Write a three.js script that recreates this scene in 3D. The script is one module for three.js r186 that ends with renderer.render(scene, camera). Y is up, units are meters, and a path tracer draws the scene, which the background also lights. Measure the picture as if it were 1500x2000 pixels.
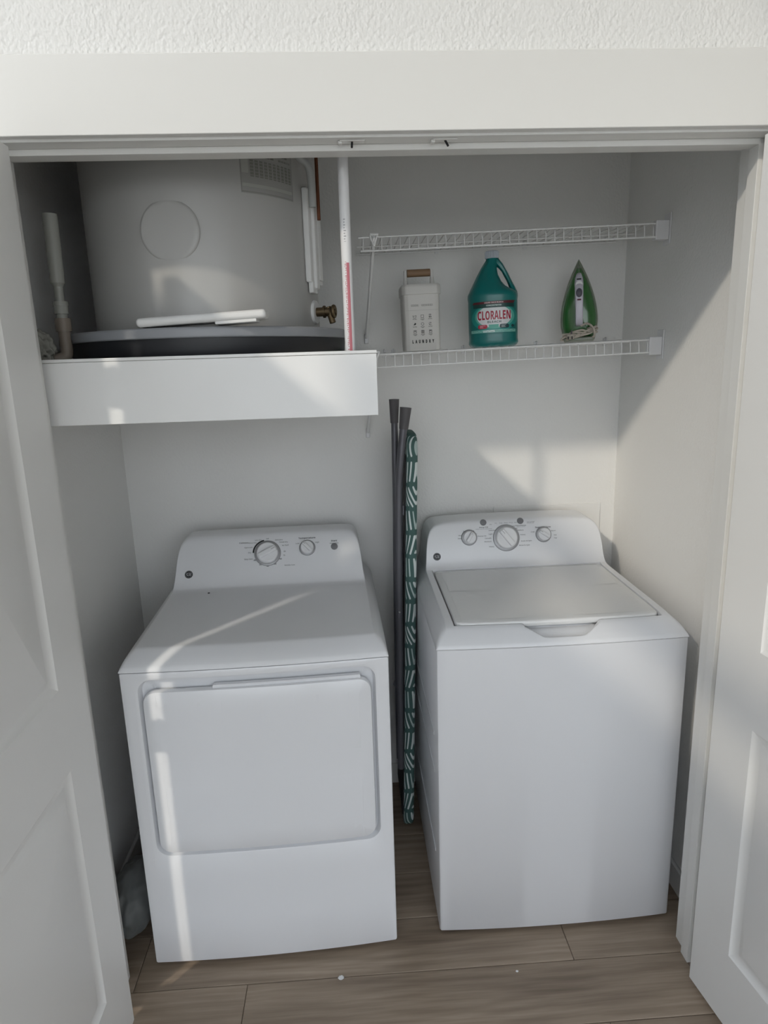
import * as THREE from 'three';
import { RoundedBoxGeometry } from 'three/addons/geometries/RoundedBoxGeometry.js';
import { mergeGeometries, mergeVertices, toCreasedNormals } from 'three/addons/utils/BufferGeometryUtils.js';
import { ImprovedNoise } from 'three/addons/math/ImprovedNoise.js';

// ---------------------------------------------------------------- camera, sky, sun, exposure
const scene = new THREE.Scene();
const V = (x, y, z) => new THREE.Vector3(x, y, z);
const camera = new THREE.PerspectiveCamera(76.12, 1500 / 2000, 0.05, 120);
{ // hand-held phone: 12.9 degrees down, 2.7 degrees to the right, rolled 1.8 degrees
  const pitch = 0.225, yaw = 0.0476, roll = -0.0313;
  const fwd = V(Math.sin(yaw) * Math.cos(pitch), -Math.sin(pitch), -Math.cos(yaw) * Math.cos(pitch));
  const right = fwd.clone().cross(V(0, 1, 0)).normalize(), up = right.clone().cross(fwd);
  camera.position.set(0.6844, 1.6512, 1.446);
  camera.up.copy(up.multiplyScalar(Math.cos(roll)).addScaledVector(right, -Math.sin(roll)));
  camera.lookAt(camera.position.clone().add(fwd));
}
const renderer = new THREE.WebGLRenderer({ antialias: true });
renderer.toneMapping = THREE.LinearToneMapping;
renderer.toneMappingExposure = 1.65;
renderer.shadowMap.enabled = true;
{ // hazy daylight sky, bluish overhead and paler toward the horizon
  const w = 64, h = 64, a = new Float32Array(w * h * 4);
  for (let y = 0; y < h; y++) for (let x = 0; x < w; x++) {
    const e = Math.max(0, Math.sin(((y + 0.5) / h - 0.5) * Math.PI)), t = Math.pow(e, 0.6), k = 1.75;
    a.set([k * (1.03 - 0.22 * t), k * (1.045 - 0.14 * t), k * (1.06 + 0.02 * t), 1], (y * w + x) * 4);
  }
  const sky = new THREE.DataTexture(a, w, h, THREE.RGBAFormat, THREE.FloatType);
  sky.mapping = THREE.EquirectangularReflectionMapping; sky.magFilter = sky.minFilter = THREE.LinearFilter; sky.needsUpdate = true;
  scene.background = sky;
}
const sun = new THREE.DirectionalLight(new THREE.Color(1.0, 0.91, 0.79), 1.0);
sun.position.set(-5.0, 4.5 + 1.5, 5.6).add(V(0.5, 0, -0.2)); sun.target.position.set(0.5, 1.5, -0.2);
sun.castShadow = true; sun.shadow.mapSize.set(2048, 2048); sun.shadow.radius = 4.6;
Object.assign(sun.shadow.camera, { left: -5, right: 5, top: 5, bottom: -5, near: 0.5, far: 20 });
scene.add(sun, sun.target);

// ---------------------------------------------------------------- helpers
let seed = 7;
const rnd = () => { seed = (seed * 1664525 + 1013904223) >>> 0; return seed / 4294967296; };
const noise = new ImprovedNoise();
const used = {};
const numbered = (n) => { const k = used[n] = (used[n] ?? -1) + 1; return k ? `${n}_${String(k).padStart(3, '0')}` : n; };
function mesh(name, geo, mat, parent) { const m = new THREE.Mesh(Array.isArray(geo) ? merge(geo) : geo, mat); m.name = name; if (parent) parent.add(m); return m; }
function merge(list) { return mergeGeometries(list.map((g) => { const q = g.index ? g.toNonIndexed() : g.clone(); for (const k of Object.keys(q.attributes)) if (!['position', 'normal', 'uv'].includes(k)) q.deleteAttribute(k); if (!q.attributes.uv) boxUV(q); return q; })); }
function thing(name, label, category, pos = [0, 0, 0], turn = 0, group) {
  const g = new THREE.Group(); g.name = numbered(name); g.position.set(...pos); g.rotation.y = turn; scene.add(g);
  g.userData = { label, category }; if (group) g.userData.group = group; return g;
}
function struct(name, geo, mat, parent = scene) { const o = geo ? mesh(name, geo, mat, parent) : new THREE.Group(); o.name = name; if (!geo) parent.add(o); if (parent === scene) o.userData.kind = 'structure'; return o; }
function boxUV(g) { // uv in metres, by the way each face points
  const p = g.attributes.position, n = g.attributes.normal, uv = new Float32Array(p.count * 2);
  for (let i = 0; i < p.count; i++) {
    const x = Math.abs(n.getX(i)), y = Math.abs(n.getY(i)), z = Math.abs(n.getZ(i));
    if (y >= x && y >= z) uv.set([p.getX(i), p.getZ(i)], i * 2); else if (x >= z) uv.set([p.getZ(i), p.getY(i)], i * 2); else uv.set([p.getX(i), p.getY(i)], i * 2);
  }
  g.setAttribute('uv', new THREE.BufferAttribute(uv, 2)); return g;
}
const box = (x0, x1, y0, y1, z0, z1, r = 0) => { const g = r ? new RoundedBoxGeometry(x1 - x0, y1 - y0, z1 - z0, 3, r) : new THREE.BoxGeometry(x1 - x0, y1 - y0, z1 - z0); g.translate((x0 + x1) / 2, (y0 + y1) / 2, (z0 + z1) / 2); return boxUV(g); };
const rod = (a, b, r, r2 = r, n = 16) => { const A = V(...a), B = V(...b), d = B.clone().sub(A), g = new THREE.CylinderGeometry(r2, r, d.length(), n, 1); g.translate(0, d.length() / 2, 0); g.applyQuaternion(new THREE.Quaternion().setFromUnitVectors(V(0, 1, 0), d.normalize())); return g.translate(A.x, A.y, A.z); };
const tube = (pts, r, seg = 40, n = 10, tension = 0.5) => new THREE.TubeGeometry(new THREE.CatmullRomCurve3(pts.map((p) => V(...p)), false, 'catmullrom', tension), seg, r, n, false);
const lathe = (pts, n = 48) => new THREE.LatheGeometry(pts.map((p) => new THREE.Vector2(...p)), n);
// skin over a list of closed loops with equally many points; the ends may be closed with a fan
function skin(loops, { capA = false, capB = false, crease = 0.6, bend } = {}) {
  const n = loops[0].length, pos = [], idx = [];
  for (const l of loops) for (const p of l) pos.push(...(bend ? bend(...p) : p));
  for (let i = 0; i + 1 < loops.length; i++) for (let j = 0; j < n; j++) { const k = (j + 1) % n, a = i * n + j, b = i * n + k, c = (i + 1) * n + k, d = (i + 1) * n + j; idx.push(a, b, c, a, c, d); }
  const fan = (row, flip) => { const c = pos.length / 3, m = [0, 0, 0]; for (let j = 0; j < n; j++) for (let q = 0; q < 3; q++) m[q] += pos[(row * n + j) * 3 + q] / n; pos.push(...m); for (let j = 0; j < n; j++) { const a = row * n + j, b = row * n + (j + 1) % n; flip ? idx.push(b, a, c) : idx.push(a, b, c); } };
  if (capA) fan(0, true);
  if (capB) fan(loops.length - 1, false);
  let vol = 0; const P = (i) => V(pos[i * 3], pos[i * 3 + 1], pos[i * 3 + 2]);
  if (capA && capB) { for (let i = 0; i < idx.length; i += 3) vol += P(idx[i]).dot(P(idx[i + 1]).cross(P(idx[i + 2]))); if (vol < 0) for (let i = 0; i < idx.length; i += 3) [idx[i], idx[i + 1]] = [idx[i + 1], idx[i]]; }
  const g = new THREE.BufferGeometry(); g.setAttribute('position', new THREE.Float32BufferAttribute(pos, 3)); g.setIndex(idx); g.computeVertexNormals();
  return boxUV(toCreasedNormals(g, crease));
}
// rounded rectangle, counter-clockwise, m points a side and k a corner
function rrect(cx, cy, w, h, r, m = 10, k = 7) {
  const out = [], X = w / 2 - r, Y = h / 2 - r, C = [[X, -Y, -90], [X, Y, 0], [-X, Y, 90], [-X, -Y, 180]];
  C.forEach(([x, y, a], i) => {
    for (let q = 0; q <= k; q++) { const t = (a + 90 * q / k) * Math.PI / 180; out.push([cx + x + r * Math.cos(t), cy + y + r * Math.sin(t)]); }
    const N = C[(i + 1) % 4], t = (a + 90) * Math.PI / 180, p = [x + r * Math.cos(t), y + r * Math.sin(t)], e = [N[0] + r * Math.cos(t), N[1] + r * Math.sin(t)];
    for (let q = 1; q < m; q++) out.push([cx + p[0] + (e[0] - p[0]) * q / m, cy + p[1] + (e[1] - p[1]) * q / m]);
  });
  return out;
}
const atZ = (l, z) => l.map(([x, y]) => [x, y, z]);
const atY = (l, y) => l.map(([x, z]) => [x, y, z]);
const lerpLoop = (a, b, t) => a.map((p, i) => p.map((v, q) => v + (b[i][q] - v) * t));
// monotone curve through points (piecewise cubic), for side profiles
function curve(pts) {
  const n = pts.length, d = [], s = [];
  for (let i = 0; i < n - 1; i++) d.push((pts[i + 1][1] - pts[i][1]) / (pts[i + 1][0] - pts[i][0]));
  for (let i = 0; i < n; i++) s.push(i === 0 ? d[0] : i === n - 1 ? d[n - 2] : d[i - 1] * d[i] <= 0 ? 0 : 2 * d[i - 1] * d[i] / (d[i - 1] + d[i]));
  return (x) => { if (x <= pts[0][0]) return pts[0][1]; if (x >= pts[n - 1][0]) return pts[n - 1][1]; let i = 0; while (x > pts[i + 1][0]) i++; const h = pts[i + 1][0] - pts[i][0], t = (x - pts[i][0]) / h; return (2 * t ** 3 - 3 * t * t + 1) * pts[i][1] + (t ** 3 - 2 * t * t + t) * h * s[i] + (3 * t * t - 2 * t ** 3) * pts[i + 1][1] + (t ** 3 - t * t) * h * s[i + 1]; };
}
const smoothstep = (a, b, x) => { const t = Math.min(1, Math.max(0, (x - a) / (b - a))); return t * t * (3 - 2 * t); };

// ---------------------------------------------------------------- textures
function data(w, h, f, srgb = false) { // f(u, v) -> value or [r, g, b] in 0..1
  const a = new Uint8Array(w * h * 4);
  for (let y = 0; y < h; y++) for (let x = 0; x < w; x++) { let c = f(x / w, y / h); if (!Array.isArray(c)) c = [c, c, c]; a.set([c[0] * 255, c[1] * 255, c[2] * 255, 255], (y * w + x) * 4); }
  const t = new THREE.DataTexture(a, w, h); t.magFilter = THREE.LinearFilter; t.minFilter = THREE.LinearMipmapLinearFilter; t.generateMipmaps = true; t.wrapS = t.wrapT = THREE.RepeatWrapping; if (srgb) t.colorSpace = THREE.SRGBColorSpace; t.needsUpdate = true; return t;
}
const wrapNoise = (u, v, k, z) => { // tiling noise: blends four shifted copies
  const n = (x, y) => noise.noise(x * k, y * k, z); return (n(u, v) * (1 - u) + n(u - 1, v) * u) * (1 - v) + (n(u, v - 1) * (1 - u) + n(u - 1, v - 1) * u) * v;
};
const peel = data(384, 384, (u, v) => { const a = wrapNoise(u, v, 34, 1.3), b = wrapNoise(u, v, 60, 7.7); return Math.min(1, Math.max(0, 0.5 + 0.75 * a + 0.35 * b)); });
peel.repeat.set(4.3, 3.6);
const fine = data(256, 256, (u, v) => 0.5 + 0.3 * wrapNoise(u, v, 40, 2.2) + 0.3 * wrapNoise(u, v, 90, 5.1)); fine.repeat.set(6, 6);
const grains = [0, 1, 2, 3, 4].map((k) => data(1024, 160, (u, v) => { // greyed oak print, long streaks with a few cathedral arches
  const x = u * 1.22, y = v * 0.18, s = k * 17.3;
  const warp = 0.012 * noise.noise(x * 2.1, s, 0.4) + 0.004 * noise.noise(x * 9, y * 20, s);
  const yc = y - 0.09 - warp, arch = Math.sin((Math.abs(yc) * 190 + 24 * Math.pow(Math.abs(x - 0.3 - 0.13 * k), 1.4)) + 3.2 * noise.noise(x * 2.4, y * 11, s + 2)) * smoothstep(0.6, 0.05, Math.abs(x - 0.3 - 0.13 * k));
  const streak = noise.noise(x * 2.4, (y + warp) * 62, s + 4) * 0.75 + noise.noise(x * 7, (y + warp) * 190, s + 9) * 0.4 + noise.noise(x * 26, y * 460, s + 5) * 0.2;
  const cloud = noise.noise(x * 1.6, y * 7, s + 12) * 0.75 + noise.noise(x * 5, y * 26, s + 15) * 0.4;
  const t = Math.min(1, Math.max(0, 0.5 + 0.38 * streak + 0.09 * arch + 0.42 * cloud));
  return [0.455 + 0.25 * t, 0.395 + 0.24 * t, 0.335 + 0.225 * t];
}, true));
function canvas(w, h, draw) { const c = document.createElement('canvas'); c.width = w; c.height = h; const g = c.getContext('2d'); g.clearRect(0, 0, w, h); draw(g, w, h); const t = new THREE.CanvasTexture(c); t.colorSpace = THREE.SRGBColorSpace; t.magFilter = THREE.LinearFilter; t.anisotropy = 8; return t; }
const print = (tex, rough = 0.4) => new THREE.MeshStandardMaterial({ map: tex, transparent: true, roughness: rough });

// ---------------------------------------------------------------- materials
const std = (o) => new THREE.MeshStandardMaterial(o), phy = (o) => new THREE.MeshPhysicalMaterial(o), lin = (r, g, b) => new THREE.Color().setRGB(r, g, b);
const M = {
  wall: std({ color: lin(0.79, 0.788, 0.77), roughness: 0.62, bumpMap: peel, bumpScale: 0.0015 }),
  closetWall: std({ color: lin(0.83, 0.825, 0.805), roughness: 0.7, bumpMap: peel, bumpScale: 0.0006 }),
  trim: std({ color: lin(0.77, 0.765, 0.74), roughness: 0.38 }),
  fascia: std({ color: lin(0.86, 0.86, 0.85), roughness: 0.38 }),
  door: std({ color: lin(0.77, 0.765, 0.745), roughness: 0.4 }),
  ceiling: std({ color: lin(0.86, 0.86, 0.84), roughness: 0.9 }),
  sub: std({ color: lin(0.05, 0.045, 0.04), roughness: 0.9 }),
  enamel: phy({ color: lin(0.775, 0.782, 0.80), roughness: 0.3, clearcoat: 0.25, clearcoatRoughness: 0.12 }),
  plasticWhite: std({ color: lin(0.78, 0.78, 0.79), roughness: 0.36 }),
  lidWhite: phy({ color: lin(0.76, 0.76, 0.75), roughness: 0.22, clearcoat: 0.4, clearcoatRoughness: 0.08 }),
  dialGrey: std({ color: lin(0.36, 0.36, 0.37), roughness: 0.35, metalness: 0.3 }),
  buttonGrey: std({ color: lin(0.2, 0.2, 0.21), roughness: 0.45 }),
  dark: std({ color: lin(0.012, 0.012, 0.014), roughness: 0.7 }),
  wire: std({ color: lin(0.86, 0.86, 0.85), roughness: 0.35 }),
  tank: phy({ color: lin(0.42, 0.415, 0.40), roughness: 0.36, clearcoat: 0.3, clearcoatRoughness: 0.2, roughnessMap: null }),
  tankPlate: std({ color: lin(0.76, 0.76, 0.75), roughness: 0.5 }),
  panBlack: std({ color: lin(0.018, 0.019, 0.023), roughness: 0.42 }),
  panRim: std({ color: lin(0.30, 0.31, 0.33), roughness: 0.35 }),
  brass: std({ color: lin(0.17, 0.125, 0.075), roughness: 0.5, metalness: 0.9 }),
  copper: std({ color: lin(0.2, 0.085, 0.05), roughness: 0.55, metalness: 0.9 }),
  greyHose: std({ color: lin(0.42, 0.43, 0.42), roughness: 0.5 }),
  pvc: std({ color: lin(0.36, 0.365, 0.33), roughness: 0.45 }),
  pvcTan: std({ color: lin(0.27, 0.225, 0.185), roughness: 0.5 }),
  tin: std({ color: lin(0.66, 0.65, 0.62), roughness: 0.5 }),
  wood: std({ color: lin(0.26, 0.16, 0.09), roughness: 0.55 }),
  teal: phy({ color: lin(0.0, 0.17, 0.165), roughness: 0.34, clearcoat: 0.3, clearcoatRoughness: 0.2 }),
  cap: std({ color: lin(0.55, 0.6, 0.66), roughness: 0.4 }),
  ironGreen: phy({ color: lin(0.035, 0.15, 0.035), roughness: 0.18, clearcoat: 0.6, clearcoatRoughness: 0.08 }),
  ironRim: std({ color: lin(0.25, 0.28, 0.22), roughness: 0.3 }),
  ironWhite: std({ color: lin(0.62, 0.6, 0.68), roughness: 0.3 }),
  ironGrey: std({ color: lin(0.09, 0.085, 0.11), roughness: 0.4 }),
  maroon: std({ color: lin(0.1, 0.015, 0.04), roughness: 0.4 }),
  steel: std({ color: lin(0.5, 0.5, 0.5), roughness: 0.3, metalness: 1 }),
  cord: std({ color: lin(0.52, 0.47, 0.4), roughness: 0.6 }),
  legMetal: std({ color: lin(0.115, 0.115, 0.13), roughness: 0.36, metalness: 0.35 }),
  rubber: std({ color: lin(0.095, 0.09, 0.095), roughness: 0.6 }),
  bag: phy({ color: lin(0.24, 0.25, 0.245), roughness: 0.6, transmission: 0.3, thickness: 0 }),
  wrap: std({ color: lin(0.27, 0.265, 0.235), roughness: 0.5 }),
  paper: std({ color: lin(0.8, 0.8, 0.8), roughness: 0.9 }),
  glass: phy({ color: lin(0.9, 0.92, 0.92), roughness: 0.0, transmission: 1, thickness: 0, ior: 1.45 }),
  tintedGlass: phy({ color: lin(0.78, 0.78, 0.765), roughness: 0.0, transmission: 1, thickness: 0, ior: 1.45 }),
  ground: std({ color: lin(0.3, 0.29, 0.26), roughness: 0.95 }),
};

// ---------------------------------------------------------------- the room and the closet
const XL = -0.114, XR = 1.6535, ZB = -0.885, JL = 0.0068, JR = 1.5665, ZF = 0.04, ZJ = -0.085, HEAD = 2.08, CEIL = 2.5, ROOMX0 = -0.6, ROOMX1 = 3.1, ROOMZ = 3.0, ROOMH = 4.6;
{
  const floor = struct('floor', box(ROOMX0 - 0.15, ROOMX1 + 0.15, -0.16, -0.0065, ZB - 0.12, ROOMZ + 0.15), M.sub);
  const W = 0.18, L = 1.22, mats = grains.map((g) => std({ map: g, roughness: 0.46, bumpMap: g, bumpScale: 0.0004 }));
  const plank = (x0, x1, z0, z1) => { // bevelled edges
    const a = 0.0007, b = 0.0022, q = [[x0 + a, -0.006, z0 + a, x1 - a, z1 - a], [x0 + a, -0.0012, z0 + a, x1 - a, z1 - a], [x0 + b, 0, z0 + b, x1 - b, z1 - b]];
    const g = skin(q.map(([xa, y, za, xb, zb]) => [[xa, y, zb], [xb, y, zb], [xb, y, za], [xa, y, za]]), { capA: true, capB: true, crease: 0.3 });
    const p = g.attributes.position, uv = g.attributes.uv; for (let i = 0; i < p.count; i++) uv.setXY(i, (p.getX(i) - x0) / L, (p.getZ(i) - z0) / W); return g;
  };
  for (let r = -5; r < 21; r++) {
    const z0 = Math.max(-0.035 + W * r, ZB), z1 = -0.035 + W * (r + 1), joint = r === 0 ? 0.34 : r === -1 ? 1.25 : rnd() * L;
    let x = joint - L * Math.ceil((joint - ROOMX0) / L), k = Math.abs(r * 3) % 5; if (z0 > ROOMZ) continue;
    for (; x < ROOMX1; x += L, k++) { const a = Math.max(x, ROOMX0), b = Math.min(x + L, ROOMX1); if (b - a > 0.02) mesh(numbered('plank'), plank(a, b, z0, Math.min(z1, ROOMZ)), mats[(k * 2 + r + 10) % 5], floor); }
  }
  // front wall with the closet opening
  struct('wall_front', [box(ROOMX0 - 0.15, JL - 0.02, 0, ROOMH, ZJ, ZF), box(JR + 0.02, ROOMX1 + 0.15, 0, ROOMH, ZJ, ZF), box(JL - 0.02, JR + 0.02, HEAD + 0.02, ROOMH, ZJ, ZF)], M.wall);
  // closet shell
  struct('wall_back', box(XL - 0.1, XR + 0.1, 0, CEIL, ZB - 0.1, ZB), M.closetWall);
  struct('wall_left', box(XL - 0.1, XL, 0, CEIL, ZB, ZJ), M.closetWall);
  struct('wall_right', box(XR, XR + 0.1, 0, CEIL, ZB, ZJ), M.closetWall);
  struct('ceiling', box(XL - 0.1, XR + 0.1, CEIL, CEIL + 0.1, ZB - 0.1, ZJ), M.ceiling);
  struct('baseboard_left', box(XL, XL + 0.012, 0, 0.085, ZB, ZJ, 0.004), M.trim);
  struct('baseboard_right', box(XR - 0.012, XR, 0, 0.085, ZB, ZJ, 0.004), M.trim);
  struct('baseboard_back', box(XL + 0.012, XR - 0.012, 0, 0.085, ZB, ZB + 0.012, 0.004), M.trim);
  // jambs with their stops, and the casing boards
  const jamb = (x0, x1, s0, s1, top) => [box(x0, x1, 0, top, ZJ, ZF, 0.0015), box(s0, s1, 0, top, -0.035, 0.0, 0.0015)];
  struct('trim_1', [box(-0.105, 1.69, HEAD + 0.005, 2.222, ZF, ZF + 0.018, 0.002)], M.trim);
  struct('trim_2', [box(JL - 0.02, JR + 0.02, HEAD, HEAD + 0.02, ZJ, ZF, 0.0015), box(JL, JR, HEAD - 0.012, HEAD, -0.035, 0.0, 0.0015)], M.trim);
  struct('trim_3', jamb(JL - 0.02, JL, JL, JL + 0.011, HEAD), M.trim);
  struct('trim_4', jamb(JR, JR + 0.02, JR - 0.011, JR, HEAD), M.trim);
  struct('trim_5', box(-0.105, JL - 0.005, 0, HEAD + 0.005, ZF, ZF + 0.018, 0.002), M.trim);
  struct('trim_6', box(JR + 0.005, 1.69, 0, HEAD + 0.005, ZF, ZF + 0.018, 0.002), M.trim);
  // the tall room in front of it: a glazed left side, plain walls behind and to the right
  const x0 = ROOMX0 - 0.15, x1 = ROOMX0, T = 4.4, f = 0.05;
  struct('wall_side', [box(x0, x1, 0, 0.25, ZF, ROOMZ), box(x0, x1, T, ROOMH, ZF, ROOMZ), box(x0, x1, 0.25, T, ZF, 0.22), box(x0, x1, 0.25, 2.58, 1.05, ROOMZ), box(x0, x1, 2.58, T, 2.9, ROOMZ)], M.wall);
  function windowAt(name, sideways, u0, u1, y0, y1, at, glass = M.glass) { // frame and one clear pane
    const g = struct(name, null, null), B = (a, b, c, d) => (sideways ? box(at - 0.03, at + 0.03, c, d, a, b) : box(a, b, c, d, at - 0.03, at + 0.03));
    mesh('window_frame', [B(u0, u1, y0, y0 + f), B(u0, u1, y1 - f, y1), B(u0, u0 + f, y0 + f, y1 - f), B(u1 - f, u1, y0 + f, y1 - f)], M.trim, g);
    const p = new THREE.PlaneGeometry(u1 - u0 - 2 * f, y1 - y0 - 2 * f); if (sideways) p.rotateY(Math.PI / 2); p.translate(sideways ? at : (u0 + u1) / 2, (y0 + y1) / 2, sideways ? (u0 + u1) / 2 : at); mesh('pane', p, glass, g); return g;
  }
  mesh('transom_bar', box(x0 + 0.05, x1 - 0.05, 2.05, 2.2, 0.27, 1.0), M.trim, windowAt('window_1', true, 0.22, 1.05, 0.25, 2.58, (x0 + x1) / 2));
  mesh('transom_bar', [box(x0 + 0.05, x1 - 0.05, 2.79, 2.93, 1.45, 2.85), box(x0 + 0.05, x1 - 0.05, 2.63, 2.93, 1.43, 1.46)], M.trim, windowAt('window_2', true, 0.22, 2.9, 2.58, T, (x0 + x1) / 2, M.tintedGlass));
  const rx0 = -0.55, rx1 = 2.5, ry0 = 0.06, ry1 = 2.5; windowAt('window_3', false, rx0, rx1, ry0, ry1, ROOMZ + 0.075);
  struct('wall_opposite', box(ROOMX1, ROOMX1 + 0.15, 0, ROOMH, ZF, ROOMZ + 0.15), M.wall);
  struct('wall_rear', [box(ROOMX0 - 0.15, rx0, 0, ROOMH, ROOMZ, ROOMZ + 0.15), box(rx1, ROOMX1, 0, ROOMH, ROOMZ, ROOMZ + 0.15), box(rx0, rx1, 0, ry0, ROOMZ, ROOMZ + 0.15), box(rx0, rx1, ry1, ROOMH, ROOMZ, ROOMZ + 0.15)], M.wall);
  struct('ceiling_room', box(ROOMX0 - 0.15, ROOMX1 + 0.15, ROOMH, ROOMH + 0.15, ZJ, ROOMZ + 0.15), M.ceiling);
  const gr = new THREE.PlaneGeometry(60, 60); gr.rotateX(-Math.PI / 2); gr.translate(-15, -0.17, 0); struct('ground', gr, M.ground);
}
// two moulded two-panel doors, swung out into the room
function door(name, hinge, turn, side) {
  const g = struct(name, null, null), w = 0.765, h = 2.048, t = 0.035, P = [[0.222, 0.83], [1.015, 1.93]], st = 0.127;
  g.position.set(hinge[0], 0.02, hinge[1]); g.rotation.y = turn;
  // local frame: x runs from the hinge edge to the free edge, z = 0 is the face toward the closet (when shut), z = side * t the other
  const shape = new THREE.Shape([[0, 0], [w, 0], [w, h], [0, h]].map((p) => new THREE.Vector2(...p)));
  for (const [a, b] of P) shape.holes.push(new THREE.Path([[st, a], [st, b], [w - st, b], [w - st, a]].map((p) => new THREE.Vector2(p[0], p[1] - 0.02))));
  const leaf = new THREE.ExtrudeGeometry(shape, { depth: t, bevelEnabled: false }); leaf.translate(0, 0, side > 0 ? 0 : -t);
  mesh('leaf', boxUV(leaf), M.door, g);
  for (const [a, b] of P) {
    const cx = w / 2, cy = (a + b) / 2 - 0.02, W = w - 2 * st, H = b - a, lo = (o, z) => atZ(rrect(cx, cy, W - 2 * o, H - 2 * o, 0.002, 4, 2), z);
    const faces = [0, 1].map((f) => { const q = (d) => (f ? side * t - side * d : side * d); const s = skin([lo(0, q(0)), lo(0.003, q(0.0035)), lo(0.012, q(0.007)), lo(0.02, q(0.0085)), lo(0.024, q(0.008)), lo(0.036, q(0.0025)), lo(0.042, q(0.0015))], { capB: true, crease: 0.5 }); if ((f === 0) === (side > 0)) { s.index = null; const p = s.attributes; for (const k of ['position', 'normal', 'uv']) { const A = p[k], n = A.itemSize; for (let i = 0; i < A.count; i += 3) for (let c = 0; c < n; c++) { const v = A.array[i * n + c]; A.array[i * n + c] = A.array[(i + 1) * n + c]; A.array[(i + 1) * n + c] = v; } } for (let i = 0; i < p.normal.array.length; i++) p.normal.array[i] *= -1; } return s; });
    mesh('panel', faces, M.door, g);
  }
  for (const [y, e] of [[0.043, 0.022], [0.835, 0.045], [1.715, 0.045]]) mesh('hinge', [box(-0.0016, 0, y - e, y + e, ...(side > 0 ? [0.008, 0.036] : [-0.036, -0.008])), rod([-0.003, y - e, side * 0.041], [-0.003, y + e, side * 0.041], 0.0065), box(-0.004, 0.0, y - e, y + e, ...(side > 0 ? [0.036, 0.064] : [-0.064, -0.036]))], M.trim, g);
  return g;
}
door('door_1', [0.0648, 0.0585], -Math.PI / 2, 1);
door('door_2', [1.531, 0.058], -(Math.PI / 2 - 0.13), -1);

// ---------------------------------------------------------------- the ledge with the water heater
const DECK = 1.652;
{
  const t = thing('platform', 'white painted ledge with a deep front board, carrying the water heater', 'ledge');
  mesh('fascia_board', box(XL + 0.001, 0.752, 1.531, 1.6715, -0.113, -0.095, 0.0015), M.fascia, t);
  mesh('edge_strip', box(XL + 0.001, 0.753, 1.672, 1.6795, -0.115, -0.0935, 0.002), M.fascia, t);
  mesh('deck', box(XL + 0.001, 0.7335, DECK - 0.018, DECK, ZB + 0.001, -0.1145), M.trim, t);
  mesh('side_board', box(0.734, 0.752, 1.545, 1.679, ZB + 0.021, -0.1135, 0.0015), M.trim, t);
  mesh('cleat', box(XL + 0.001, 0.73, 1.56, DECK - 0.0185, ZB + 0.001, ZB + 0.02), M.trim, t);
}
const PX = 0.308, PZ = -0.497;
{
  const t = thing('drain_pan', 'round black drain pan with a grey rolled rim under the water heater', 'drain pan', [PX, DECK + 0.001, PZ]);
  mesh('tray', lathe([[0.0, 0.004], [0.34, 0.004], [0.362, 0.012], [0.368, 0.07], [0.371, 0.088], [0.374, 0.086], [0.372, 0.06], [0.367, 0.01], [0.35, 0], [0, 0]].reverse(), 96), M.panBlack, t);
  mesh('rim', lathe([[0.3735, 0.067], [0.3795, 0.066], [0.3815, 0.07], [0.3815, 0.084], [0.379, 0.089], [0.374, 0.0905], [0.3715, 0.089]], 96), M.panRim, t);
}
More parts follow.
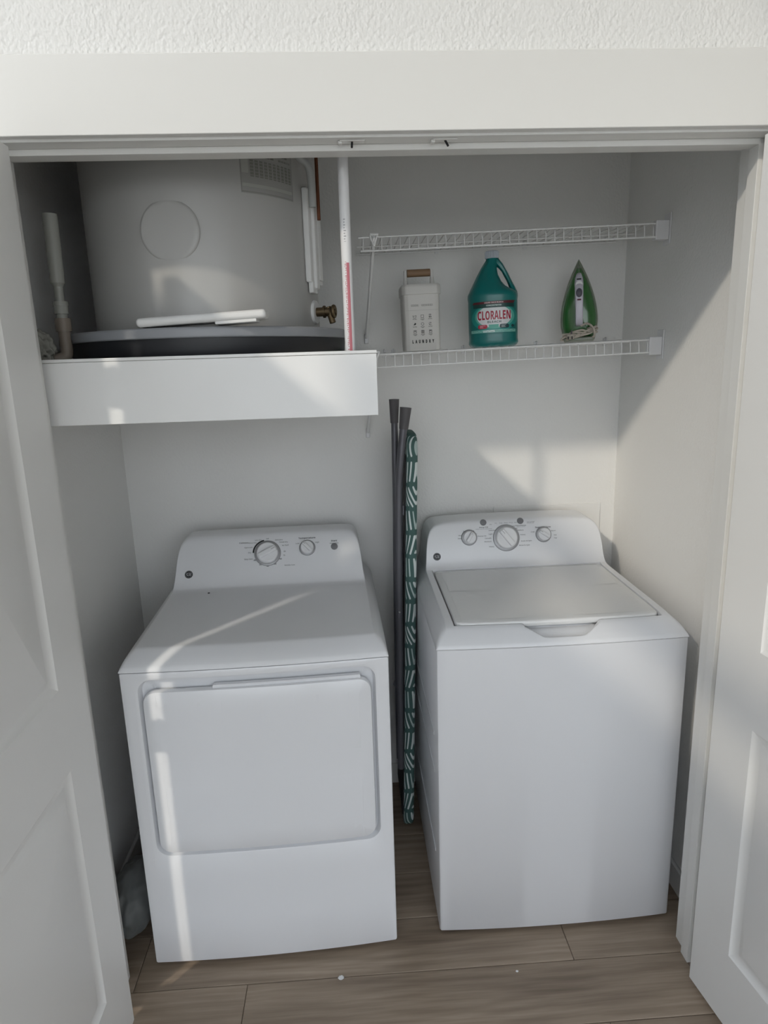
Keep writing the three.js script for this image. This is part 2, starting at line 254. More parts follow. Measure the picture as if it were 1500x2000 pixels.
{
  const R = 0.302, base = DECK + 0.006, t = thing('water_heater', 'grey cylindrical electric water heater standing in the black pan', 'water heater', [PX, base, PZ]);
  const prof = [[0, 0], [R - 0.01, 0], [R, 0.01], [R, 0.70], [R - 0.008, 0.725], [R - 0.05, 0.745], [0, 0.75]];
  mesh('tank', lathe(prof, 128), M.tank, t);
  const on = (az, y, r = R) => [r * Math.sin(az), y, r * Math.cos(az)], patch = (a0, a1, y0, y1, r) => { const g = new THREE.PlaneGeometry(1, 1, 24, 1), p = g.attributes.position; for (let i = 0; i < p.count; i++) { const a = a0 + (a1 - a0) * (p.getX(i) + 0.5); p.setXYZ(i, r * Math.sin(a), y0 + (y1 - y0) * (p.getY(i) + 0.5), r * Math.cos(a)); } g.computeVertexNormals(); return g; };
  // round stamped cover plate
  const disc = lathe([[0.07, -0.004], [0.069, -0.001], [0.064, 0.0012], [0.056, 0.0004], [0.03, 0.0014], [0, 0.002]], 48); disc.rotateX(Math.PI / 2); disc.rotateY(-0.07); { const q = on(-0.07, 0.305, R - 0.001); disc.translate(...q); } mesh('round_cover', disc, M.tank, t);
  // rating label: rows of print too small to read
  const lab = canvas(512, 320, (g, w, h) => { g.fillStyle = 'rgba(168,168,162,0.3)'; g.fillRect(0, 0, w, h); g.strokeStyle = '#8f8f8a'; g.lineWidth = 3; g.strokeRect(6, 6, w - 12, h - 12); g.fillStyle = 'rgba(120,120,116,0.55)'; for (let y = 20; y < 190; y += 17) for (let x = 70; x < w - 20;) { const l = 8 + rnd() * 30; if (rnd() > 0.18) g.fillRect(x, y, Math.min(l, w - 20 - x), 7); x += l + 6; } g.fillRect(14, 90, 46, 60); g.fillStyle = '#a5a5a0'; g.fillRect(12, 176, 58, 70); g.strokeStyle = 'rgba(165,165,160,0.9)'; for (let y = 190; y < 262; y += 12) { g.beginPath(); g.moveTo(80, y); g.lineTo(w - 10, y); g.stroke(); } g.fillStyle = 'rgba(125,125,120,0.55)'; for (let x = 84; x < w - 20; x += 42) g.fillRect(x, 194, 30, 62); g.fillStyle = '#a5a5a0'; g.fillRect(12, 282, w - 24, 14); });
  mesh('rating_label', patch(0.5, 1.02, 0.392, 0.58, R + 0.0006), print(lab, 0.4), t);
  // element cover on the right flank
  const c = new THREE.Group(), cover = [box(-0.055, 0.055, 0.205, 0.435, -0.004, 0.012, 0.004), box(-0.03, 0.0, 0.19, 0.42, 0.008, 0.02, 0.005), box(0.012, 0.04, 0.215, 0.425, 0.008, 0.018, 0.004), box(-0.045, -0.005, 0.178, 0.21, 0, 0.013, 0.003)];
  for (const g of cover) { g.translate(0, 0, R); g.rotateY(1.33); } mesh('element_cover', cover, M.tankPlate, t);
  // drain valve
  const esc = rod([0, 0, 0], [0, 0, 0.008], 0.032, 0.03, 32); esc.translate(0, 0.132, R - 0.002); esc.rotateY(1.33); mesh('escutcheon', esc, M.tankPlate, t);
  const valve = [rod([0, 0, 0], [0, 0, 0.04], 0.012), rod([0, 0, 0.02], [0, 0, 0.027], 0.016, 0.016, 6), rod([0, 0.012, 0.034], [0, -0.03, 0.046], 0.0085), new THREE.TorusGeometry(0.013, 0.0055, 8, 20).translate(0, 0, 0.05), rod([0, 0, 0.035], [0, 0, 0.056], 0.006)];
  for (const g of valve) { g.translate(0, 0.132, R + 0.004); g.rotateY(1.33); } mesh('drain_valve', valve, M.brass, t);
  mesh('copper_pipe', rod([0.318, 0.36, 0.10], [0.318, 0.80, 0.10], 0.0045), M.copper, t);
  mesh('relief_hose', tube([[0.262, 0.62, 0.16], [0.268, 0.53, 0.165], [0.276, 0.495, 0.17], [0.298, 0.475, 0.165], [0.305, 0.44, 0.16], [0.305, 0.38, 0.155]], 0.0095), M.greyHose, t);
}
{ // cover plate that was taken off and left on the rim
  const t = thing('loose_cover', 'long white metal cover lying on the pan rim against the tank', 'cover plate', [0.357, 1.7475, -0.15]); t.rotation.z = 0.045; t.rotation.y = -0.02;
  mesh('plate', box(-0.148, 0.148, 0.004, 0.0245, -0.036, 0.03, 0.009), M.tankPlate, t);
  mesh('flange', box(0.03, 0.125, -0.002, 0.005, -0.03, 0.026, 0.002), M.tankPlate, t);
}
{ // stand pipe in the front left corner
  const t = thing('stand_pipe', 'dusty white plastic stand pipe in the dark left corner beside the pan', 'pipe', [-0.003, DECK, -0.25]);
  mesh('pipe', [rod([0, 0.208, 0], [0.0025, 0.363, 0], 0.0165, 0.0168, 20)], M.pvc, t);
  mesh('reducer', [rod([0, 0.165, 0], [0, 0.2, 0], 0.0105), rod([0, 0.2, 0], [0, 0.21, 0], 0.0105, 0.0165)], M.pvc, t);
  mesh('fitting', [rod([0, 0.137, 0], [0, 0.166, 0], 0.017, 0.0165, 8), rod([0, 0.156, 0], [0, 0.166, 0], 0.0185, 0.0185, 8), rod([0, 0.126, 0], [0, 0.138, 0], 0.0125)], M.pvc, t);
  mesh('coupling', [rod([0, 0.096, 0], [0, 0.127, 0], 0.0182, 0.0182, 20), rod([0, 0.06, 0], [0, 0.097, 0], 0.0135)], M.pvcTan, t);
  mesh('elbow', [tube([[0, 0.075, 0], [0, 0.05, 0], [-0.004, 0.036, 0.004], [-0.022, 0.03, 0.014], [-0.045, 0.03, 0.03]], 0.0145)], M.pvcTan, t);
}
function crumple(rx, ry, rz, amp, k, s, flat = 0) { const g = new THREE.IcosahedronGeometry(1, 24), p = g.attributes.position; for (let i = 0; i < p.count; i++) { const v = V(p.getX(i), p.getY(i), p.getZ(i)), n = 1 - 2 * amp * Math.abs(noise.noise(v.x * k + s, v.y * k, v.z * k)) + amp * noise.noise(v.x * k * 2.3, v.y * k * 2.3 + s, v.z * k * 2.3); p.setXYZ(i, v.x * n * rx, Math.max(v.y * n * ry, -ry * (1 - flat)), v.z * n * rz); } const m = mergeVertices(g.deleteAttribute('normal').deleteAttribute('uv')); m.computeVertexNormals(); return boxUV(m.toNonIndexed()); }
{
  const t = thing('crumpled_wrap', 'crumpled greyish plastic wrap stuffed beside the stand pipe at the left wall', 'plastic wrap', [-0.045, DECK + 0.05, -0.18]);
  mesh('wrap', crumple(0.045, 0.05, 0.035, 0.2, 1.8, 3.1, 0.02), M.wrap, t);
}
{ // white pipe with a red print
  const t = thing('water_pipe', 'slim white vertical pipe with red printing in front of the heater', 'pipe', [0.6925, DECK, -0.13]);
  mesh('pipe', rod([0, 0, 0], [0, CEIL - DECK, 0], 0.0118, 0.0118, 24), M.plasticWhite, t);
  const tex = canvas(96, 1024, (g, w, h) => { g.fillStyle = 'rgba(205,112,124,0.8)'; g.fillRect(42, 20, 36, h - 20); g.fillStyle = 'rgba(188,60,80,0.95)'; for (let y = 12; y < h - 8;) { const l = 6 + rnd() * 16; g.fillRect(22 + rnd() * 3, y, 17, 4); if (rnd() > 0.4) g.fillRect(22, y, 5, l); if (rnd() > 0.4) g.fillRect(34, y, 5, l); y += l + 4 + rnd() * 5; } });
  const g = new THREE.CylinderGeometry(0.01195, 0.01195, 0.222, 16, 1, true, -0.75, 1.5); g.translate(0, 0.114, 0); mesh('red_print', g, print(tex), t);
  mesh('faint_print', (() => { const q = new THREE.CylinderGeometry(0.01195, 0.01195, 0.05, 10, 1, true, -0.5, 0.8); return q.translate(0, 0.29, 0); })(), print(canvas(64, 128, (c, w, h) => { c.fillStyle = 'rgba(120,120,130,0.5)'; for (let y = 6; y < h; y += 15) { c.fillRect(10, y, 40 * (0.5 + 0.5 * rnd()), 5); } })), t);
}

// ---------------------------------------------------------------- wire shelves
function wireShelf(label, x0, x1, y, tilt, brace, clips) {
  const t = thing('wire_shelf', label, 'wire shelf', [x0, y, -0.578], 0), L = x1 - x0, D = 0.3, Y = (x) => tilt * x;
  for (const [yy, zz, e] of [[-0.0035, 0.001, -0.006], [-0.041, 0.0035, 0.0], [-0.0045, -D + 0.004, -0.008], [-0.0045, -D / 2, -0.008]]) mesh('rail', rod([e, yy + Y(e), zz], [L, yy + Y(L), zz], 0.0027, 0.0027, 8), M.wire, t);
  const n = Math.round(L / 0.0268);
  for (let i = 0; i < n; i++) { const x = 0.008 + i * 0.0268, a = [x, Y(x), -D], w = tube([a, [x, Y(x), -0.02], [x, Y(x) - 0.001, -0.003], [x, Y(x) - 0.005, 0.002], [x, Y(x) - 0.041, 0.005]], 0.0017, 14, 6, 0.3); mesh('cross_wire', w, M.wire, t); }
  const b = mesh('end_bracket', box(L - 0.002, XR - x0 - 0.0045, Y(L) - 0.049, Y(L) + 0.005, -0.02, 0.008, 0.003), M.plasticWhite, t);
  mesh('flange', box(XR - x0 - 0.0045, XR - x0 - 0.0005, Y(L) - 0.062, Y(L) + 0.026, -0.03, 0.012, 0.0018), M.plasticWhite, b);
  const s = mesh('brace', tube([[brace[0] - x0, brace[1] - y, -0.565 + 0.578], [brace[0] - x0, brace[1] - y - 0.012, -0.575 + 0.578], [brace[2] - x0, brace[3] - y, ZB + 0.578 + 0.012]], 0.0052, 24, 8, 0.05), M.wire, t);
  mesh('foot', box(brace[2] - x0 - 0.007, brace[2] - x0 + 0.007, brace[3] - y - 0.02, brace[3] - y + 0.012, ZB + 0.578 + 0.0005, ZB + 0.578 + 0.012, 0.003), M.plasticWhite, s);
  mesh('hook', [rod([brace[0] - x0 - 0.01, Y(0.04) + 0.003, 0.004], [brace[0] - x0 + 0.014, Y(0.04) + 0.003, 0.004], 0.004), rod([brace[0] - x0 - 0.010, Y(0.04), 0.006], [brace[0] - x0, Y(0.04) - 0.03, 0.008], 0.003), rod([brace[0] - x0 + 0.010, Y(0.04), 0.006], [brace[0] - x0, Y(0.04) - 0.03, 0.008], 0.003)], M.wire, s);
  for (const x of clips) mesh('wall_clip', [box(x - x0 - 0.007, x - x0 + 0.007, Y(x - x0) - 0.012, Y(x - x0) + 0.014, ZB + 0.578 + 0.0005, ZB + 0.578 + 0.006, 0.002), new THREE.TorusGeometry(0.006, 0.0022, 6, 14).rotateY(Math.PI / 2).translate(x - x0, Y(x - x0) + 0.009, ZB + 0.578 + 0.011)], M.plasticWhite, t);
  return t;
}
const SY = (x) => 1.6795 + 0.0235 * (x - 0.775);
wireShelf('lower white wire shelf holding the tin, the bleach jug and the iron', 0.766, 1.611, 1.6773, 0.0235, [0.769, 1.672, 0.747, 1.412], [0.813, 0.845, 1.0895, 1.3454, 1.59]);
wireShelf('upper empty white wire shelf on the back wall above the bleach jug', 0.737, 1.611, 2.008, 0.0245, [0.775, 2.004, 0.7535, 1.735], [1.0, 1.3]);

// ---------------------------------------------------------------- things on the lower shelf
{ // laundry tin
  const x = 0.923, t = thing('laundry_tin', 'cream square tin with wooden handle and black LAUNDRY lettering', 'tin', [x, SY(x) + 0.0005, -0.702]); t.rotation.z = 0.0235;
  const q = (w, y, r) => atY(rrect(0, 0, w, w, r, 3, 8), y);
  mesh('body', skin([q(0.108, 0, 0.016), q(0.113, 0.004, 0.018), q(0.1155, 0.167, 0.018)], { capA: true, capB: true, crease: 0.7 }), M.tin, t);
  const lid = mesh('lid', skin([q(0.119, 0.167, 0.02), q(0.1225, 0.168, 0.021), q(0.1225, 0.188, 0.021), q(0.121, 0.194, 0.02), q(0.116, 0.1975, 0.018), q(0.1, 0.1985, 0.014)], { capA: true, capB: true, crease: 0.7 }), M.tin, t);
  const grip = rod([-0.036, 0.236, 0], [0.036, 0.236, 0], 0.0115, 0.0115, 20); mesh('wooden_grip', grip, M.wood, lid);
  for (const s of [-1, 1]) mesh('handle_post', [box(s * 0.0415 - 0.0045, s * 0.0415 + 0.0045, 0.22, 0.245, -0.006, 0.006, 0.002), rod([s * 0.042, 0.198, 0], [s * 0.0415, 0.224, 0], 0.0085, 0.0055), box(s * 0.042 - 0.011, s * 0.042 + 0.011, 0.197, 0.202, -0.009, 0.009, 0.0015)], M.tin, lid);
  const tex = canvas(512, 760, (g, w, h) => {
    g.fillStyle = '#111'; g.textAlign = 'center'; g.font = 'bold 62px sans-serif'; const word = 'LAUNDRY'; for (let i = 0; i < 7; i++) { g.save(); g.translate(100 + i * 52, 690); g.scale(0.62, 1); g.fillText(word[i], 0, 0); g.lineWidth = 5; g.strokeStyle = '#111'; g.strokeText(word[i], 0, 0); g.restore(); }
    g.fillStyle = 'rgba(60,60,60,0.75)'; for (let x = 96; x < 420;) { const l = 7 + rnd() * 7; if (rnd() > 0.16) { g.fillRect(x, 128, l, 4); g.fillRect(x, 148, l, 4); g.fillRect(x, 128, 4, 24); } x += l + 5; } // a line of small lettering
    g.fillStyle = 'rgba(120,120,120,0.35)'; g.fillRect(10, 208, 492, 3);
    g.strokeStyle = 'rgba(70,70,70,0.85)'; g.lineWidth = 5;
    for (let r = 0; r < 3; r++) for (let c = 0; c < 3; c++) { const x = 140 + c * 118, y = 300 + r * 112; g.beginPath();
      if (r === 0 && c === 0) { g.moveTo(x - 26, y - 18); g.lineTo(x - 18, y + 20); g.lineTo(x + 18, y + 20); g.lineTo(x + 26, y - 18); g.moveTo(x - 22, y - 8); g.quadraticCurveTo(x - 8, y, x, y - 8); g.quadraticCurveTo(x + 8, y - 16, x + 22, y - 8); }
      else if (r === 0 && c === 1) g.rect(x - 20, y - 20, 40, 40);
      else if (r === 0) { g.rect(x - 14, y - 26, 28, 14); g.moveTo(x - 16, y + 12); g.arc(x - 10, y + 12, 8, 0, 7); g.moveTo(x + 20, y + 12); g.arc(x + 12, y + 12, 8, 0, 7); }
      else if (r === 1 && c === 1) g.arc(x, y, 20, 0, 7);
      else if (r === 1 && c === 2) { g.arc(x, y, 20, 0.6, 5.6); g.moveTo(x - 12, y + 12); g.lineTo(x + 14, y - 14); }
      else if (r === 2) { g.rect(x - 20, y - 20, 40, 40); for (let k = -8; k <= 8; k += 8) { g.moveTo(x + k, y - 20); g.lineTo(x + k, y + (c === 1 ? 20 : 0)); } }
      g.stroke();
      if (r === 1 && c === 0) { g.fillStyle = '#222'; g.beginPath(); g.moveTo(x - 24, y + 14); g.quadraticCurveTo(x - 8, y - 4, x + 4, y - 22); g.lineTo(x + 22, y - 10); g.lineTo(x + 10, y + 10); g.closePath(); g.fill(); }
      g.fillStyle = 'rgba(80,80,80,0.7)'; g.fillRect(x - 30, y + 36, 24, 7); g.fillRect(x - 2, y + 36, 32, 7); if (c === 1 || r === 2) g.fillRect(x - 16, y + 50, 34, 6); }
  });
  const pl = new THREE.PlaneGeometry(0.104, 0.155); pl.translate(0, 0.086, 0.0583); mesh('printing', pl, print(tex, 0.5), t);
}
{ // bleach jug
  const x = 1.16, t = thing('bleach_jug', 'teal plastic bleach jug with red lettered label and pale blue cap', 'bleach jug', [x, SY(x) + 0.0005, -0.722]); t.rotation.set(0, -0.2, 0.0235);
  const sect = (y, xl, xr, zh, p = 0.8) => Array.from({ length: 56 }, (_, i) => { const a = i / 56 * 2 * Math.PI, c = Math.cos(a), s = Math.sin(a), f = (v) => Math.sign(v) * Math.abs(v) ** p; return [(xl + xr) / 2 + (xr - xl) / 2 * f(c), y, -zh * f(s)]; });
  const core = [[0, -0.066, 0.066, 0.062], [0.004, -0.074, 0.074, 0.07], [0.012, -0.079, 0.079, 0.074], [0.024, -0.0775, 0.0775, 0.0725], [0.034, -0.0775, 0.0775, 0.0725], [0.14, -0.0775, 0.0775, 0.0725], [0.152, -0.079, 0.079, 0.074], [0.162, -0.0785, 0.0785, 0.0735], [0.172, -0.0735, 0.066, 0.069], [0.178, -0.071, 0.053, 0.066], [0.186, -0.0665, 0.0405, 0.061], [0.2, -0.059, 0.0285, 0.053], [0.22, -0.0485, 0.0185, 0.042], [0.24, -0.037, 0.0145, 0.032], [0.255, -0.027, 0.018, 0.024], [0.263, -0.021, 0.0195, 0.02], [0.268, -0.0185, 0.0185, 0.0185], [0.276, -0.018, 0.018, 0.018]];
  mesh('body', skin(core.map((c) => sect(...c, c[0] > 0.25 ? 1 : 0.82)), { capA: true, capB: true, crease: 1.2 }), M.teal, t);
  const hs = (px, py, w, zt, ang) => Array.from({ length: 20 }, (_, i) => { const a = i / 20 * 2 * Math.PI, u = Math.cos(a) * w, z = Math.sin(a) * zt; return [px + u * Math.cos(ang), py + u * Math.sin(ang), z]; });
  mesh('handle', skin([[0.012, 0.262, 0.012, 0.014, 0.9], [0.0265, 0.247, 0.0095, 0.012, 0.75], [0.036, 0.233, 0.0075, 0.011, 0.6], [0.0433, 0.219, 0.008, 0.011, 0.55], [0.0503, 0.205, 0.0073, 0.011, 0.5], [0.0568, 0.191, 0.008, 0.012, 0.45], [0.0625, 0.178, 0.0092, 0.016, 0.35], [0.066, 0.164, 0.0122, 0.022, 0.2], [0.066, 0.148, 0.012, 0.026, 0.05]].map((h) => hs(...h)), { capA: true, capB: true, crease: 1.2 }), M.teal, t);
  const ribs = []; for (let i = 0; i < 26; i++) { const a = i / 26 * 2 * Math.PI; ribs.push(rod([0.0205 * Math.cos(a), 0.272, 0.0205 * Math.sin(a)], [0.0205 * Math.cos(a), 0.29, 0.0205 * Math.sin(a)], 0.0016, 0.0016, 6)); }
  mesh('screw_cap', [lathe([[0, 0.27], [0.0205, 0.27], [0.021, 0.272], [0.0205, 0.29], [0.0185, 0.293], [0, 0.2935]], 40), ...ribs], M.cap, t);
  const tex = canvas(1024, 700, (g, w, h) => {
    g.fillStyle = '#06706c'; g.fillRect(0, 0, w, h);
    g.fillStyle = '#1f8f86'; g.beginPath(); g.ellipse(w / 2 + 30, 360, 470, 300, 0, 0, 7); g.fill();
    g.fillStyle = '#5fb3a6'; g.beginPath(); g.ellipse(w / 2 + 30, 330, 400, 260, 0, 0, 7); g.fill(); g.fillStyle = '#e2e4e6'; g.beginPath(); g.ellipse(w / 2 + 20, 330, 350, 235, 0, 0, 7); g.fill();
    g.fillStyle = '#0a403c'; g.fillRect(110, 62, 830, 84); g.fillStyle = '#5a1622'; g.beginPath(); g.moveTo(90, 64); g.lineTo(120, 18); g.lineTo(960, 8); g.lineTo(930, 64); g.closePath(); g.fill();
    g.textAlign = 'center'; g.fillStyle = '#f0dede'; g.font = 'bold 36px sans-serif'; g.fillText('LIQUID THICK BLEACH', w / 2 + 15, 52); g.font = 'bold 40px sans-serif'; g.fillStyle = '#dfeeea'; g.fillText('CONCENTRATED', w / 2 + 15, 112);
    g.font = 'bold 250px sans-serif'; g.save(); g.translate(w / 2 + 20, 395); g.scale(0.54, 1); g.lineWidth = 16; g.strokeStyle = '#f4e6e8'; g.strokeText('CLORALEN', 0, 0); g.fillStyle = '#b01637'; g.fillText('CLORALEN', 0, 0); g.lineWidth = 5; g.strokeStyle = '#5a0a1c'; g.strokeText('CLORALEN', 0, 0); g.restore();
    g.font = 'bold 62px sans-serif'; g.fillStyle = '#12403f'; g.save(); g.translate(w / 2 + 20, 468); g.scale(1.25, 1); g.fillText('BLEACH', 0, 0); g.restore();
    const pill = (x, c) => { g.fillStyle = c; g.beginPath(); g.roundRect(x, 500, 190, 84, 34); g.fill(); g.fillStyle = 'rgba(240,240,240,0.8)'; for (let k = 0; k < 3; k++) g.fillRect(x + 36, 518 + k * 19, 60 + 60 * rnd(), 8); }; pill(200, '#b92b45'); g.fillStyle = '#58b6a4'; g.fillRect(420, 500, 200, 84); pill(640, '#123f45'); g.fillStyle = '#0d2f33'; g.beginPath(); g.arc(905, 540, 30, 0, 7); g.fill();
    g.fillStyle = '#7fc0b4'; g.fillRect(60, 610, 904, 60); g.fillStyle = '#d4ebe6'; g.fillRect(300, 618, 240, 44); g.fillStyle = 'rgba(20,80,76,0.7)'; for (let x = 90; x < 930;) { const l = 10 + 26 * rnd(); g.fillRect(x, 628 + 18 * Math.round(rnd()), l, 7); x += l + 8; }
  });
  const a = sect(0.037, -0.0779, 0.0779, 0.0729, 0.82), N = 28, g = new THREE.PlaneGeometry(1, 1, N, 1), p = g.attributes.position; // front half of the section, left to right
  const front = Array.from({ length: 57 }, (_, i) => a[i % 56]).slice(28, 57);
  for (let i = 0; i < p.count; i++) { const k = Math.round((p.getX(i) + 0.5) * N); p.setXYZ(i, front[k][0], 0.0385 + 0.1 * (p.getY(i) + 0.5), Math.abs(front[k][2]) + 0.0003); const u = (front[k][0] + 0.0779) / 0.1558; g.attributes.uv.setX(i, u); } g.computeVertexNormals();
  mesh('label', g, std({ map: tex, roughness: 0.35 }), t);
}
{ // steam iron standing on its heel
  const x = 1.447, H = 0.262, t = thing('clothes_iron', 'green and white clothes iron standing upright on its heel', 'iron', [x, SY(x) + 0.0005, -0.735]); t.rotation.set(-0.05, -0.33, 0.02);
  const half = (s) => s < 0.26 ? 0.048 + 0.0105 * Math.sin(s / 0.26 * Math.PI / 2) : 0.0585 * (1 - ((s - 0.26) / 0.74) ** 1.75);
  const ring = (sc, z, off = 0) => { const o = [], n = 28, f = (s) => Math.max(0, half(s) * sc - off); for (let i = 0; i <= n; i++) { const s = i / n; o.push([f(s), 0.004 + off + s * (H - 0.008 - 2.4 * off), z]); } for (let i = n - 1; i >= 0; i--) { const s = i / n; o.push([-f(s), 0.004 + off + s * (H - 0.008 - 2.4 * off), z]); } return o; };
  mesh('soleplate', skin([ring(1, 0, 0.002), ring(1, 0.004), ring(1, 0.009), ring(1, 0.011, 0.002)], { capA: true, capB: true, crease: 0.8 }), M.steel, t);
  mesh('skirt', skin([ring(1, 0.011, 0.001), ring(1, 0.013, 0.0), ring(1, 0.02, 0.001), ring(1, 0.023, 0.004)], { capA: true, capB: true, crease: 0.8 }), M.ironRim, t);
  mesh('water_tank', skin([ring(1, 0.02, 0.004), ring(1, 0.03, 0.0055), ring(1, 0.04, 0.011), ring(1, 0.048, 0.019), ring(1, 0.052, 0.028)], { capA: true, capB: true, crease: 1.0 }), M.ironGreen, t);
  const bar = (pts) => skin(pts.map(([y, z, w, d]) => Array.from({ length: 24 }, (_, i) => { const a = i / 24 * 2 * Math.PI, f = (v) => Math.sign(v) * Math.abs(v) ** 0.6; return [w * f(Math.cos(a)), y, z + d * f(Math.sin(a))]; })), { capA: true, capB: true, crease: 1.0 });
  mesh('handle', bar([[0.046, 0.05, 0.0105, 0.02], [0.05, 0.066, 0.0115, 0.02], [0.07, 0.082, 0.0115, 0.014], [0.1, 0.088, 0.0118, 0.012], [0.13, 0.087, 0.0125, 0.0135], [0.155, 0.08, 0.013, 0.018], [0.172, 0.066, 0.0125, 0.022], [0.178, 0.055, 0.01, 0.02]]), M.ironWhite, t);
  mesh('nose_cover', bar([[0.15, 0.03, 0.0125, 0.036], [0.176, 0.03, 0.0145, 0.036], [0.195, 0.028, 0.0125, 0.031], [0.208, 0.026, 0.008, 0.024], [0.214, 0.024, 0.003, 0.016]]), M.ironWhite, t);
  mesh('spray_slot', box(-0.007, 0.007, 0.1875, 0.1915, 0.058, 0.0625, 0.0015), M.dark, t);
  const dial = rod([0, 0, 0], [0, 0, 0.01], 0.0115, 0.0105, 28); dial.translate(0, 0.17, 0.078); mesh('steam_dial', dial, M.plasticWhite, t);
  const btn = new THREE.SphereGeometry(1, 24, 16); btn.scale(0.0095, 0.014, 0.005); btn.translate(0, 0.143, 0.0995); mesh('steam_button', btn, M.ironGrey, t);
  mesh('spray_button', box(-0.0062, 0.0062, 0.12, 0.1245, 0.097, 0.1035, 0.002), M.maroon, t);
  mesh('heel', box(-0.047, 0.047, 0.0, 0.012, 0.004, 0.062, 0.004), M.ironRim, t);
  const coil = []; for (let i = 0; i <= 90; i++) { const a = i / 90 * 2 * Math.PI * 3.5, r = 0.045 + 0.011 * Math.sin(i * 0.9), y = 0.022 + 0.009 * Math.sin(i * 0.53 + 1) + 0.01 * Math.cos(a); coil.push([r * Math.cos(a), Math.max(0.006, y), 0.066 + 0.022 * Math.sin(a) + 0.004 * Math.sin(i * 1.7)]); }
  const cord = mesh('cord', tube(coil, 0.0032, 420, 8), M.cord, t);
  mesh('cord_loop', tube([[0.006, 0.046, 0.07], [0.024, 0.05, 0.083], [0.041, 0.036, 0.092], [0.046, 0.014, 0.096], [0.04, 0.005, 0.1]], 0.0033), M.cord, cord);
  mesh('plug', [box(-0.038, -0.014, 0.005, 0.02, 0.085, 0.102, 0.005), tube([[-0.014, 0.012, 0.09], [0.0, 0.02, 0.085], [0.014, 0.016, 0.075]], 0.0033)], M.cord, cord);
  mesh('prong', [box(-0.035, -0.0315, 0.004, 0.012, 0.1, 0.115), box(-0.0235, -0.02, 0.004, 0.012, 0.1, 0.115)], M.dark, cord);
  mesh('cord_strap', box(-0.026, -0.021, 0.016, 0.032, 0.083, 0.096, 0.002), M.rubber, cord);
}

// ---------------------------------------------------------------- dryer and washer
const HALF = 0.343, SEAM = 0.9085, BOW = 0.011;
const bow = (x, y, z) => [x, y, z + (z > -0.1 ? BOW * (1 - (x / HALF) ** 2) : 0)];
const flank = curve([[0, SEAM], [0.006, 0.920], [0.014, 0.932], [0.024, 0.943], [0.032, 0.955], [0.037, 0.985], [0.041, 1.03], [0.047, 1.065], [0.06, 1.09], [0.08, 1.104], [0.12, 1.113], [0.2, 1.12], [0.343, 1.125]]);
const softMin = (a, b, k) => { const h = Math.max(k - Math.abs(a - b), 0) / k; return Math.min(a, b) - h * h * k / 4; };
function housing(profile, dent, xs, zs) { // moulded top: a sheet over the plan, closed by a skirt at the seam
  const H = curve(profile.map(([z, y]) => [-z, y])), back = -profile[profile.length - 1][0];
  const h = (x, z) => softMin(H(-z), flank(HALF - Math.abs(x)), 0.014) + 0.0035 - (dent ? dent(x, z) : 0);
  const pos = [], idx = [], nx = xs.length, nz = zs.length;
  zs.forEach((z) => xs.forEach((x) => { const edge = Math.abs(x) > HALF - 1e-6 || z > -1e-6; pos.push(...bow(x, edge ? SEAM : Math.max(SEAM, h(x, z)), z)); }));
  for (let j = 0; j < nz - 1; j++) for (let i = 0; i < nx - 1; i++) { const a = j * nx + i, b = a + 1, c = a + nx + 1, d = a + nx; idx.push(a, b, c, a, c, d); }
  const g = new THREE.BufferGeometry(); g.setAttribute('position', new THREE.Float32BufferAttribute(pos, 3)); g.setIndex(idx); g.computeVertexNormals();
  const skirt = skin([SEAM, SEAM - 0.003].map((y) => [...xs.map((x) => [x, y, 0]), ...zs.slice(1).map((z) => [HALF, y, z]), ...[...xs].reverse().slice(1).map((x) => [x, y, zs[nz - 1]]), ...[...zs].reverse().slice(1, -1).map((z) => [-HALF, y, z])]), { bend: bow });
  const rear = skin([xs.map((x) => [x, SEAM, zs[nz - 1]]).concat([...xs].reverse().map((x) => [x, Math.max(SEAM, h(x, zs[nz - 1])), zs[nz - 1]]))], { capB: true });
  return { geo: [g, skirt, rear], h };
}
const steps = (list) => [...new Set(list.flatMap(([a, b, n]) => Array.from({ length: n + 1 }, (_, i) => +(a + (b - a) * i / n).toFixed(5))))].sort((p, q) => p - q);
const edgeX = [[-HALF, -0.29, 34], [-0.29, -0.24, 10], [-0.24, 0.24, 24], [0.24, 0.29, 10], [0.29, HALF, 34]];
const desc = (a) => a.sort((p, q) => q - p);
function body(t, front) { // sheet metal cabinet below the seam, with rounded front edges and a slightly bowed front
  const y1 = SEAM - 0.004, y0 = 0.014, r = 0.007;
  const plan = (o) => { const l = []; for (let i = 0; i <= 24; i++) { const x = -HALF + r + (2 * HALF - 2 * r) * i / 24; l.push([x, 0 - o]); } for (let q = 1; q <= 6; q++) { const a = Math.PI / 2 - q / 6 * Math.PI / 2; l.push([HALF - r + (r - o) * Math.cos(a), -r + (r - o) * Math.sin(a)]); } l.push([HALF - o, -0.69], [-HALF + o, -0.69]); for (let q = 0; q < 6; q++) { const a = Math.PI - q / 6 * Math.PI / 2; l.push([-HALF + r + (r - o) * Math.cos(a), -r + (r - o) * Math.sin(a)]); } return l; };
  if (!front) return [skin([atY(plan(0.003), y0), atY(plan(0), y0 + 0.004), atY(plan(0), y1)], { capA: true, capB: true, crease: 0.7, bend: bow })];
  return null;
}
function feet(t) { for (const [x, z] of [[-0.29, -0.06], [0.29, -0.06], [-0.29, -0.63], [0.29, -0.63]]) mesh('levelling_foot', [rod([x, 0, z], [x, 0.006, z], 0.02), rod([x, 0.006, z], [x, 0.02, z], 0.009)], M.rubber, t); }
